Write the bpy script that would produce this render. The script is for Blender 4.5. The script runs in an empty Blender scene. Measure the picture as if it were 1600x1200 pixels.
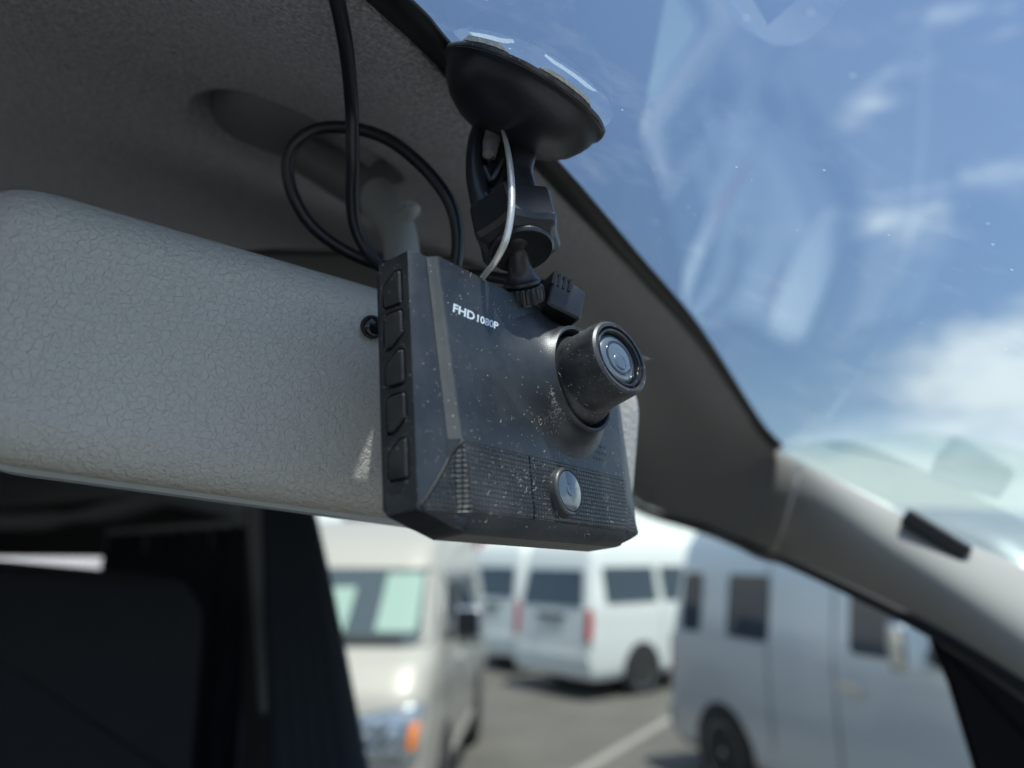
import bpy, bmesh, math, random
from mathutils import Vector, Matrix
R = math.radians
random.seed(7)
C = bpy.context.scene.collection
sc = bpy.context.scene
EYE = 1.95
PITCH = R(13.1)
# ------------------------------------------------------------------ camera
cd = bpy.data.cameras.new('camera'); cam = bpy.data.objects.new('camera', cd); C.objects.link(cam)
cam.location = (0, 0, EYE); cam.rotation_euler = (R(90) + PITCH, 0, 0)
cd.lens = 26; cd.sensor_width = 36; cd.clip_start = 0.01; cd.clip_end = 3000
cd.dof.use_dof = True; cd.dof.focus_distance = 0.188; cd.dof.aperture_fstop = 6.8
sc.camera = cam
# ------------------------------------------------------------------ light
SUN_AZ = (0.60, -0.80); SUN_EL = R(71)
w = bpy.data.worlds.new('World'); sc.world = w; w.use_nodes = True
sundir = Vector((SUN_AZ[0] * math.cos(SUN_EL), SUN_AZ[1] * math.cos(SUN_EL), math.sin(SUN_EL))).normalized()
sl = bpy.data.lights.new('sun', 'SUN'); sun = bpy.data.objects.new('sun', sl); C.objects.link(sun)
sl.energy = 3.7; sl.angle = R(0.53); sl.color = (1, .95, .88)
sun.rotation_euler = sundir.to_track_quat('Z', 'Y').to_euler()
SKY_STRENGTH = 0.12

def build_world():
    nt = w.node_tree; N = nt.nodes; N.clear(); K = nt.links.new
    out = N.new('ShaderNodeOutputWorld'); bg = N.new('ShaderNodeBackground')
    sky = N.new('ShaderNodeTexSky'); sky.sky_type = 'NISHITA'; sky.sun_disc = False
    sky.sun_elevation = SUN_EL; sky.sun_rotation = math.atan2(SUN_AZ[0], SUN_AZ[1])
    sky.air_density = 1.0; sky.dust_density = 1.2; sky.ozone_density = 2.0
    tc = N.new('ShaderNodeTexCoord')
    sep = N.new('ShaderNodeSeparateXYZ'); K(tc.outputs['Generated'], sep.inputs[0])
    mp = N.new('ShaderNodeMapping'); mp.inputs['Scale'].default_value = (1, 1, 2.6); K(tc.outputs['Generated'], mp.inputs[0])
    n1 = N.new('ShaderNodeTexNoise'); n1.inputs['Scale'].default_value = 3.2; n1.inputs['Detail'].default_value = 9; n1.inputs['Roughness'].default_value = .6
    K(mp.outputs[0], n1.inputs['Vector'])
    # coverage: more cloud near the horizon
    def mr(src, a, b, c, d):
        m = N.new('ShaderNodeMapRange'); m.inputs[1].default_value = a; m.inputs[2].default_value = b
        m.inputs[3].default_value = c; m.inputs[4].default_value = d; m.interpolation_type = 'SMOOTHSTEP'
        K(src, m.inputs[0]); return m.outputs[0]
    def mth(op, a, b):
        m = N.new('ShaderNodeMath'); m.operation = op
        for i, v in enumerate((a, b)):
            if isinstance(v, (int, float)): m.inputs[i].default_value = v
            else: K(v, m.inputs[i])
        return m.outputs[0]
    low = mr(sep.outputs['Z'], .02, .23, .42, 0.0)
    def blob(d, r0, r1, amt, zs=2.2):
        d = Vector(d).normalized()
        mv = N.new('ShaderNodeVectorMath'); mv.operation = 'SUBTRACT'; K(tc.outputs['Generated'], mv.inputs[0]); mv.inputs[1].default_value = d
        sv = N.new('ShaderNodeVectorMath'); sv.operation = 'MULTIPLY'; K(mv.outputs[0], sv.inputs[0]); sv.inputs[1].default_value = (1, 1, zs)
        ln = N.new('ShaderNodeVectorMath'); ln.operation = 'LENGTH'; K(sv.outputs[0], ln.inputs[0])
        return mr(ln.outputs['Value'], r0, r1, amt, 0.0)
    cov = mth('ADD', mth('ADD', low, blob((.72, .95, .25), .05, .42, .18, 3.2)), mth('ADD', blob((.46, .89, .575), .0, .10, .13, 1.4), blob((.66, .86, .66), .0, .2, .06, 1.4)))
    v = mth('ADD', n1.outputs[0], cov)
    mask = mr(v, .60, .84, 0, 1)
    cc = N.new('ShaderNodeMixRGB'); K(mask, cc.inputs[0]); K(sky.outputs[0], cc.inputs[1])
    cc.inputs[2].default_value = (7.0, 7.4, 7.6, 1)
    K(cc.outputs[0], bg.inputs[0]); bg.inputs[1].default_value = SKY_STRENGTH
    K(bg.outputs[0], out.inputs[0])
build_world()
sc.view_settings.view_transform = 'Standard'; sc.view_settings.look = 'None'
sc.view_settings.exposure = 0.66; sc.view_settings.gamma = 1; sc.view_settings.use_curve_mapping = False
sc.render.engine = 'CYCLES'
cy = sc.cycles
cy.max_bounces = 10; cy.diffuse_bounces = 5; cy.glossy_bounces = 5; cy.transparent_max_bounces = 16; cy.transmission_bounces = 6
cy.sample_clamp_indirect = 6; cy.use_denoising = True; cy.caustics_reflective = False; cy.caustics_refractive = False

# ------------------------------------------------------------------ frames
Fv = Vector((.8, -.6, 0)); Lv = Vector((.6, .8, 0)); Uv = Vector((0, 0, 1)); EY = Vector((0, 0, EYE))
def V(f, l, u): return Fv * f + Lv * l + Uv * u + EY                # van frame: forward, left, up from the eye
def ray(px, py, s=1.0):                                             # survey bearing turned into a world point
    c = ((px - 800) / 1155.6, (600 - py) / 1155.6, 1.0)
    cp, sp = math.cos(PITCH), math.sin(PITCH)
    return Vector((c[0], -sp * c[1] + cp * c[2], cp * c[1] + sp * c[2])) * s
def P(px, py, s): return ray(px, py, s) + EY
def hit(px, py, o, n):
    r = ray(px, py); return r * ((o - EY).dot(n) / r.dot(n)) + EY

# ------------------------------------------------------------------ materials
def mat(name, col, rough=.5, metal=0, bump=None, var=None, spec=.5, coat=0, emit=None, trans=0, sheen=0, alpha=1):
    m = bpy.data.materials.new(name); m.use_nodes = True; nt = m.node_tree; N = nt.nodes; K = nt.links.new
    b = N['Principled BSDF']; b.inputs['Base Color'].default_value = (*col, 1); b.inputs['Roughness'].default_value = rough
    b.inputs['Metallic'].default_value = metal; b.inputs['Specular IOR Level'].default_value = spec
    b.inputs['Coat Weight'].default_value = coat; b.inputs['Transmission Weight'].default_value = trans
    b.inputs['Sheen Weight'].default_value = sheen; b.inputs['Alpha'].default_value = alpha
    if emit: b.inputs['Emission Color'].default_value = (*emit[0], 1); b.inputs['Emission Strength'].default_value = emit[1]
    tc = N.new('ShaderNodeTexCoord')
    if var:   # (scale, amount)
        n = N.new('ShaderNodeTexNoise'); n.inputs['Scale'].default_value = var[0]; n.inputs['Detail'].default_value = 6; K(tc.outputs['Object'], n.inputs['Vector'])
        mx = N.new('ShaderNodeMixRGB'); K(n.outputs[0], mx.inputs[0])
        a = var[1]
        mx.inputs[1].default_value = (*[c * (1 - a) for c in col], 1); mx.inputs[2].default_value = (*[min(1, c * (1 + a)) for c in col], 1)
        K(mx.outputs[0], b.inputs['Base Color'])
    if bump:  # list of (kind, scale, distance)
        prev = None
        for kind, s, dist in bump:
            if kind == 'noise':
                t = N.new('ShaderNodeTexNoise'); t.inputs['Detail'].default_value = 5; o = t.outputs[0]
            else:
                t = N.new('ShaderNodeTexVoronoi'); t.feature = 'DISTANCE_TO_EDGE' if kind == 'cell' else 'F1'; o = t.outputs['Distance']
            t.inputs['Scale'].default_value = s
            K(tc.outputs['Object'], t.inputs['Vector'])
            if kind == 'cell':
                # wobble the cells and flatten their tops, like moulded leather grain
                nn = N.new('ShaderNodeTexNoise'); nn.inputs['Scale'].default_value = s * .9; nn.inputs['Detail'].default_value = 3; K(tc.outputs['Object'], nn.inputs['Vector'])
                ad = N.new('ShaderNodeVectorMath'); ad.operation = 'MULTIPLY_ADD'; K(nn.outputs['Color'], ad.inputs[0]); ad.inputs[1].default_value = (1.6 / s,) * 3; K(tc.outputs['Object'], ad.inputs[2])
                K(ad.outputs[0], t.inputs['Vector'])
                r = N.new('ShaderNodeMapRange'); r.inputs[1].default_value = 0; r.inputs[2].default_value = .13; r.interpolation_type = 'SMOOTHSTEP'; K(o, r.inputs[0]); o = r.outputs[0]
            bp = N.new('ShaderNodeBump'); bp.inputs['Strength'].default_value = 1; bp.inputs['Distance'].default_value = dist
            K(o, bp.inputs['Height'])
            if prev: K(prev, bp.inputs['Normal'])
            prev = bp.outputs[0]
        K(prev, b.inputs['Normal'])
    return m
def dusty(name, col, rough, grid=False, amount=1.0, metal=0):
    """black moulded plastic carrying real dust: fine specks and a thin patchy film"""
    m = mat(name, col, rough, metal, spec=.55); nt = m.node_tree; N = nt.nodes; K = nt.links.new; b = N['Principled BSDF']
    tc = N.new('ShaderNodeTexCoord')
    def vor(scale, thr, seed, rnd_thr):
        mp = N.new('ShaderNodeMapping'); mp.inputs['Location'].default_value = (seed, seed * .7, seed * 1.3); K(tc.outputs['Object'], mp.inputs[0])
        v = N.new('ShaderNodeTexVoronoi'); v.inputs['Scale'].default_value = scale; K(mp.outputs[0], v.inputs['Vector'])
        l = N.new('ShaderNodeMath'); l.operation = 'LESS_THAN'; K(v.outputs['Distance'], l.inputs[0]); l.inputs[1].default_value = thr
        s = N.new('ShaderNodeSeparateColor'); K(v.outputs['Color'], s.inputs[0])
        g = N.new('ShaderNodeMath'); g.operation = 'GREATER_THAN'; K(s.outputs[0], g.inputs[0]); g.inputs[1].default_value = rnd_thr
        mu = N.new('ShaderNodeMath'); mu.operation = 'MULTIPLY'; K(l.outputs[0], mu.inputs[0]); K(g.outputs[0], mu.inputs[1]); return mu.outputs[0]
    a = vor(900, .16, 1.0, .80); c = vor(420, .11, 3.0, .80)
    ad = N.new('ShaderNodeMath'); ad.operation = 'MAXIMUM'; K(a, ad.inputs[0]); K(c, ad.inputs[1])
    n = N.new('ShaderNodeTexNoise'); n.inputs['Scale'].default_value = 70; n.inputs['Detail'].default_value = 7; n.inputs['Roughness'].default_value = .65; K(tc.outputs['Object'], n.inputs['Vector'])
    r = N.new('ShaderNodeMapRange'); r.inputs[1].default_value = .42; r.inputs[2].default_value = .8; r.inputs[3].default_value = 0; r.inputs[4].default_value = .16 * amount; K(n.outputs[0], r.inputs[0])
    sp = N.new('ShaderNodeMath'); sp.operation = 'MULTIPLY'; K(ad.outputs[0], sp.inputs[0]); sp.inputs[1].default_value = .62 * min(1, amount)
    tot = N.new('ShaderNodeMath'); tot.operation = 'MAXIMUM'; K(sp.outputs[0], tot.inputs[0]); K(r.outputs[0], tot.inputs[1])
    mx = N.new('ShaderNodeMixRGB'); K(tot.outputs[0], mx.inputs[0]); mx.inputs[1].default_value = (*col, 1); mx.inputs[2].default_value = (.52, .50, .46, 1)
    K(mx.outputs[0], b.inputs['Base Color'])
    # fine spark-eroded texture
    fn = N.new('ShaderNodeTexNoise'); fn.inputs['Scale'].default_value = 3500; fn.inputs['Detail'].default_value = 2; K(tc.outputs['Object'], fn.inputs['Vector'])
    bp = N.new('ShaderNodeBump'); bp.inputs['Strength'].default_value = .6; bp.inputs['Distance'].default_value = .00008; K(fn.outputs[0], bp.inputs['Height'])
    last = bp.outputs[0]
    if grid:
        sx = N.new('ShaderNodeSeparateXYZ'); K(tc.outputs['Object'], sx.inputs[0]); hs = []
        for ax, per in ((0, .00118), (2, .00108)):
            d = N.new('ShaderNodeMath'); d.operation = 'DIVIDE'; K(sx.outputs[ax], d.inputs[0]); d.inputs[1].default_value = per
            f = N.new('ShaderNodeMath'); f.operation = 'PINGPONG'; K(d.outputs[0], f.inputs[0]); f.inputs[1].default_value = .5
            q = N.new('ShaderNodeMapRange'); q.inputs[1].default_value = .02; q.inputs[2].default_value = .2; K(f.outputs[0], q.inputs[0]); hs.append(q.outputs[0])
        mn = N.new('ShaderNodeMath'); mn.operation = 'MINIMUM'; K(hs[0], mn.inputs[0]); K(hs[1], mn.inputs[1])
        b2 = N.new('ShaderNodeBump'); b2.inputs['Strength'].default_value = 1; b2.inputs['Distance'].default_value = .0005; K(mn.outputs[0], b2.inputs['Height']); K(last, b2.inputs['Normal']); last = b2.outputs[0]
    K(last, b.inputs['Normal'])
    return m
M = {}
def pane_mat():
    m = bpy.data.materials.new('door_window_glass'); m.use_nodes = True; nt = m.node_tree; N = nt.nodes; K = nt.links.new; N.clear()
    out = N.new('ShaderNodeOutputMaterial'); tr = N.new('ShaderNodeBsdfTransparent'); tr.inputs[0].default_value = (.80, .88, .83, 1)
    gl = N.new('ShaderNodeBsdfGlossy'); gl.inputs['Roughness'].default_value = .02; mx = N.new('ShaderNodeMixShader'); mx.inputs[0].default_value = .06
    K(tr.outputs[0], mx.inputs[1]); K(gl.outputs[0], mx.inputs[2]); K(mx.outputs[0], out.inputs[0]); return m
M['pane'] = pane_mat()
M['visor'] = mat('visor_vinyl', (.12, .12, .118), .8, bump=[('noise', 900, .0002)])
M['shell'] = dusty('dashcam_plastic', (.014, .018, .023), .38, amount=.5)
M['gridp'] = dusty('dashcam_grid_plastic', (.014, .017, .021), .36, grid=True, amount=.7)
M['barrel'] = dusty('lens_barrel_plastic', (.018, .020, .023), .38, amount=1.1)
M['button'] = dusty('button_plastic', (.018, .019, .021), .34, amount=.4)
M['black'] = mat('black_plastic', (.018, .019, .021), .32, bump=[('noise', 1800, .00005)])
M['gloss'] = mat('black_gloss', (.01, .011, .013), .12)
M['lensglass'] = mat('lens_glass', (.085, .115, .14), .22, coat=1, spec=.8)
M['lenscore'] = mat('lens_core', (.07, .10, .13), .25, coat=1)
M['lensdark'] = mat('lens_inner', (.012, .014, .018), .12, coat=1)
M['print'] = mat('white_print', (.62, .68, .74), .5)
M['grain'] = mat('grey_grained_plastic', (.47, .452, .410), .40, bump=[('cell', 520, .00011), ('noise', 560, .00060), ('noise', 1500, .00014)], var=(40, .04))
M['greysm'] = mat('grey_smooth_plastic', (.42, .455, .465), .42, bump=[('noise', 900, .00004)])
M['felt'] = mat('headliner_felt', (.56, .545, .52), .95, bump=[('noise', 1500, .0022), ('noise', 420, .0028)], var=(800, .95), sheen=.2)
M['trim'] = mat('pillar_trim', (.36, .352, .325), .9, spec=.2, bump=[('noise', 700, .0001)])
M['frit'] = mat('black_frit', (.006, .006, .007), .5)
M['rubber'] = mat('black_rubber', (.012, .013, .014), .6)
M['cup'] = mat('suction_rubber', (.014, .016, .02), .38, bump=[('noise', 700, .00006)])
M['edge'] = dusty('cup_rim_rubber', (.03, .032, .036), .5, amount=3.0)
M['tape'] = mat('old_adhesive', (.78, .76, .68), .8, bump=[('noise', 1200, .0006)], var=(600, .4))
M['cable'] = mat('cable_rubber', (.011, .013, .017), .36, bump=[('noise', 500, .00004)])
M['cord'] = mat('clear_silver_cord', (.62, .60, .56), .22, metal=.55, bump=[('noise', 1500, .0001)])
M['cover'] = mat('dark_grey_cover', (.19, .20, .205), .5)  # on the mirror foot, this darker grey stands in for shade
M['matte'] = mat('matte_black_seal', (.006, .007, .009), .9, spec=.1)
M['lensglass2'] = mat('small_lens_cover', (.06, .08, .10), .15, coat=1)
M['metal'] = mat('worn_metal', (.45, .44, .42), .35, metal=.9, bump=[('noise', 900, .0004)])
M['fabric'] = mat('dark_fabric', (.010, .013, .018), .95, bump=[('noise', 500, .001)], var=(60, .2))
M['curtain'] = mat('navy_curtain', (.012, .018, .026), .95, bump=[('noise', 400, .0008)])
M['dash'] = mat('dash_grey', (.45, .44, .42), .7, bump=[('cell', 300, .0004)])
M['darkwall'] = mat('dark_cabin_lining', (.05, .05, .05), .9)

# ------------------------------------------------------------------ mesh helpers
def link(name, me, m=None, parent=None, smooth=True, ang=40):
    o = bpy.data.objects.new(name, me); C.objects.link(o)
    if m is not None: me.materials.append(m)
    if smooth:
        for p in me.polygons: p.use_smooth = True
        me.set_sharp_from_angle(angle=R(ang))
    if parent is not None: o.parent = parent
    return o
def mesh(name, vs, fs, m=None, parent=None, smooth=True, ang=40):
    me = bpy.data.meshes.new(name); me.from_pydata([tuple(v) for v in vs], [], fs); 
    bm = bmesh.new(); bm.from_mesh(me); bmesh.ops.recalc_face_normals(bm, faces=bm.faces); bm.to_mesh(me); bm.free()
    me.update(); return link(name, me, m, parent, smooth, ang)
def tag(o, label=None, cat=None, group=None, kind=None):
    if label: o['label'] = label
    if cat: o['category'] = cat
    if group: o['group'] = group
    if kind: o['kind'] = kind
    return o
def empty(name, loc=(0, 0, 0), rot=None):
    o = bpy.data.objects.new(name, None); C.objects.link(o); o.empty_display_size = .02
    o.location = loc
    if rot is not None: o.rotation_euler = rot
    return o
def frame_empty(name, o, x, y, z):
    e = empty(name); mt = Matrix((x, y, z)).transposed().to_4x4(); mt.translation = o
    e.matrix_world = mt; return e
def basis(axis, up=None):
    a = Vector(axis).normalized(); t = Vector(up) if up is not None else (Vector((0, 0, 1)) if abs(a.z) < .9 else Vector((1, 0, 0)))
    x = t.cross(a).normalized(); y = a.cross(x).normalized(); return x, y, a
def lathe(name, prof, o, axis, m, parent=None, n=64, ang=35, up=None, mod=None):
    """prof: (radius, distance along axis)"""
    x, y, a = basis(axis, up); o = Vector(o); vs = []; fs = []
    for r, t in prof:
        for i in range(n):
            th = 2 * math.pi * i / n; rr = r
            if mod: rr = mod(r, t, th)
            vs.append(o + a * t + (x * math.cos(th) + y * math.sin(th)) * rr)
    for k in range(len(prof) - 1):
        for i in range(n):
            j = (i + 1) % n; fs.append((k * n + i, k * n + j, (k + 1) * n + j, (k + 1) * n + i))
    if prof[0][0] > 1e-6: fs.append(tuple(range(n))[::-1])
    if prof[-1][0] > 1e-6: fs.append(tuple((len(prof) - 1) * n + i for i in range(n)))
    ob = mesh(name, vs, fs, m, parent, True, ang)
    return ob
def catmull(pts, n=10):
    pts = [Vector(p) for p in pts]; q = [pts[0] * 2 - pts[1]] + pts + [pts[-1] * 2 - pts[-2]]; out = []
    for i in range(1, len(q) - 2):
        for k in range(n):
            t = k / n; a, b, c, d = q[i - 1], q[i], q[i + 1], q[i + 2]
            out.append(.5 * ((2 * b) + (c - a) * t + (2 * a - 5 * b + 4 * c - d) * t * t + (3 * b - a - 3 * c + d) * t ** 3))
    out.append(pts[-1]); return out
def tube(name, pts, rad, m, parent=None, n=16, sub=10, flat=1.0, up=None):
    path = catmull(pts, sub) if sub else [Vector(p) for p in pts]; K = len(path)
    def rr(t):
        if isinstance(rad, (int, float)): return rad
        u = t * (len(rad) - 1); i = min(int(u), len(rad) - 2); return rad[i] + (rad[i + 1] - rad[i]) * (u - i)
    vs = []; fs = []; nrm = None
    for k, p in enumerate(path):
        tg = (path[min(k + 1, K - 1)] - path[max(k - 1, 0)]).normalized()
        if nrm is None: nrm = (Vector(up) if up else Vector((.31, .52, .8))).cross(tg).normalized()
        nrm = (nrm - tg * nrm.dot(tg)).normalized(); b = tg.cross(nrm); r = rr(k / (K - 1))
        for i in range(n):
            th = 2 * math.pi * i / n; vs.append(p + nrm * math.cos(th) * r + b * math.sin(th) * r * flat)
    for k in range(K - 1):
        for i in range(n):
            j = (i + 1) % n; fs.append((k * n + i, k * n + j, (k + 1) * n + j, (k + 1) * n + i))
    fs.append(tuple(range(n))[::-1]); fs.append(tuple((K - 1) * n + i for i in range(n)))
    return mesh(name, vs, fs, m, parent, True, 50)
def round_poly(pts, rads, n=8):
    out = []; K = len(pts)
    if isinstance(rads, (int, float)): rads = [rads] * K
    for i in range(K):
        p = Vector(pts[i]); a = (Vector(pts[i - 1]) - p); b = (Vector(pts[(i + 1) % K]) - p)
        la, lb = a.length, b.length; a.normalize(); b.normalize()
        ang = math.acos(max(-1, min(1, a.dot(b)))); d = min(rads[i] / math.tan(ang / 2), la * .49, lb * .49)
        p0 = p + a * d; p1 = p + b * d
        for k in range(n + 1):
            t = k / n; out.append(p0 * (1 - t) ** 2 * 1 + p * 2 * t * (1 - t) + p1 * t * t)
    return out
def inset(pts, d):
    K = len(pts); out = []
    area = sum(pts[i - 1].x * pts[i].y - pts[i].x * pts[i - 1].y for i in range(K)); sg = 1 if area > 0 else -1
    for i in range(K):
        e = (pts[(i + 1) % K] - pts[i - 1]); e.normalize(); out.append(pts[i] + Vector((-e.y, e.x)) * d * sg)
    return out
def slab(name, outline, prof, fr, m, parent=None, ang=35, dome=None):
    """outline in 2D (u,v); prof = (inset, depth along third axis); fr(u,v,w)->Vector"""
    vs = []; fs = []; K = len(outline)
    for ins, dep in prof:
        for q in inset(outline, ins): vs.append(fr(q.x, q.y, dep))
    R_ = len(prof)
    if dome is not None:
        last = inset(outline, prof[-1][0]); cx = sum(q.x for q in last) / K; cy_ = sum(q.y for q in last) / K
        for sc_ in (.93, .82, .66, .48, .3, .12):
            for q in last: vs.append(fr(cx + (q.x - cx) * sc_, cy_ + (q.y - cy_) * sc_, prof[-1][1] - dome * (1 - sc_ ** 2)))
            R_ += 1
    for k in range(R_ - 1):
        for i in range(K):
            j = (i + 1) % K; fs.append((k * K + i, k * K + j, (k + 1) * K + j, (k + 1) * K + i))
    fs.append(tuple(range(K))[::-1]); fs.append(tuple((R_ - 1) * K + i for i in range(K)))
    return mesh(name, vs, fs, m, parent, True, ang)
def box(name, c, s, m, parent=None, bev=0, rot=None):
    """axis aligned box centre c size s in parent space"""
    bm = bmesh.new(); bmesh.ops.create_cube(bm, size=1)
    for v in bm.verts: v.co = Vector((v.co.x * s[0], v.co.y * s[1], v.co.z * s[2]))
    if bev: bmesh.ops.bevel(bm, geom=bm.edges[:], offset=bev, segments=3, profile=.7, affect='EDGES')
    for v in bm.verts:
        if rot is not None: v.co = rot @ v.co
        v.co += Vector(c)
    me = bpy.data.meshes.new(name); bm.to_mesh(me); bm.free(); return link(name, me, m, parent, True, 40)
def grid_mesh(name, fn, nu, nv, m, parent=None, ang=60, extra=None):
    vs = [fn(i / (nu - 1), j / (nv - 1)) for j in range(nv) for i in range(nu)]
    fs = [(j * nu + i, j * nu + i + 1, (j + 1) * nu + i + 1, (j + 1) * nu + i) for j in range(nv - 1) for i in range(nu - 1)]
    return mesh(name, vs, fs, m, parent, True, ang)
def bake(o):
    dg = bpy.context.evaluated_depsgraph_get(); dg.update()
    me = bpy.data.meshes.new_from_object(o.evaluated_get(dg)); o.modifiers.clear(); o.data = me
def lerp(a, b, t): return a + (b - a) * t
def ss(a, b, x):
    t = max(0, min(1, (x - a) / (b - a))); return t * t * (3 - 2 * t)
def interp(xs, ys, x):
    if x <= xs[0]: return ys[0]
    for i in range(len(xs) - 1):
        if x <= xs[i + 1]: return lerp(ys[i], ys[i + 1], (x - xs[i]) / (xs[i + 1] - xs[i]))
    return ys[-1]

# ================================================================== OUTSIDE: ground
def asphalt():
    m = mat('asphalt', (.115, .108, .098), .9, bump=[('noise', 60, .01)], var=(1.1, .45)); return m
def ground():
    o = mesh('ground', [(-600, -600, 0), (600, -600, 0), (600, 900, 0), (-600, 900, 0)], [(0, 1, 2, 3)], asphalt(), smooth=False)
    tag(o, kind='structure')
ground()
LINE = mat('faded_line_paint', (.27, .26, .235), .8, var=(8, .3))
def line(a, b, wd, label):
    a = Vector((*a, .004)); b = Vector((*b, .004)); n = (b - a).cross(Vector((0, 0, 1))).normalized() * wd / 2
    o = mesh('parking_line', [a - n, a + n, b + n, b - n], [(0, 1, 2, 3)], LINE, smooth=False); tag(o, kind='structure')
line((.35, 7.0), (2.0, 9.9), .12, '')
line((2.9, 3.0), (6.5, 7.5), .13, '')
# ================================================================== OUTSIDE: vans
PB = {}
PB['champagne'] = mat('champagne_paint', (.44, .41, .37), .42, metal=.05, coat=.35)
PB['white'] = mat('white_paint', (.78, .80, .78), .4, coat=.5)
PB['silver'] = mat('silver_paint', (.60, .63, .66), .35, metal=.3, coat=.7)
M['vglass'] = mat('van_tinted_glass', (.035, .045, .06), .05, spec=.9)
M['vglass2'] = mat('van_windscreen_glass', (.07, .09, .10), .08, spec=.9)
M['tyre'] = mat('tyre', (.02, .02, .02), .8)
M['alloy'] = mat('alloy', (.55, .56, .58), .25, metal=.9)
M['chrome'] = mat('chrome', (.8, .82, .85), .08, metal=1)
M['redlens'] = mat('red_lens', (.5, .015, .012), .2, coat=1)
M['amber'] = mat('amber_lens', (.85, .22, .02), .2, coat=1)
M['clearlens'] = mat('headlamp_chamber', (.5, .53, .56), .15, metal=.7)
M['paper'] = mat('paper_sheet', (.30, .41, .36), .8)
M['plate'] = mat('number_plate', (.60, .62, .60), .5)
ZL = [.26, .34, .55, .85, 1.05, 1.22, 1.32, 1.60, 1.92, 2.05, 2.2, 2.27, 2.29]
XF = [.10, .03, .0, .03, .10, .26, .44, .74, 1.05, 1.22, 1.6, 1.85, 2.15]     # nose, measured back from the bumper
XR = [.06, .01, .0, .01, .02, .03, .05, .10, .16, .20, .28, .42, .65]          # tail
HW = [.80, .84, .855, .86, .86, .855, .845, .80, .76, .735, .68, .60, .42]
VL = 4.7
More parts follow.
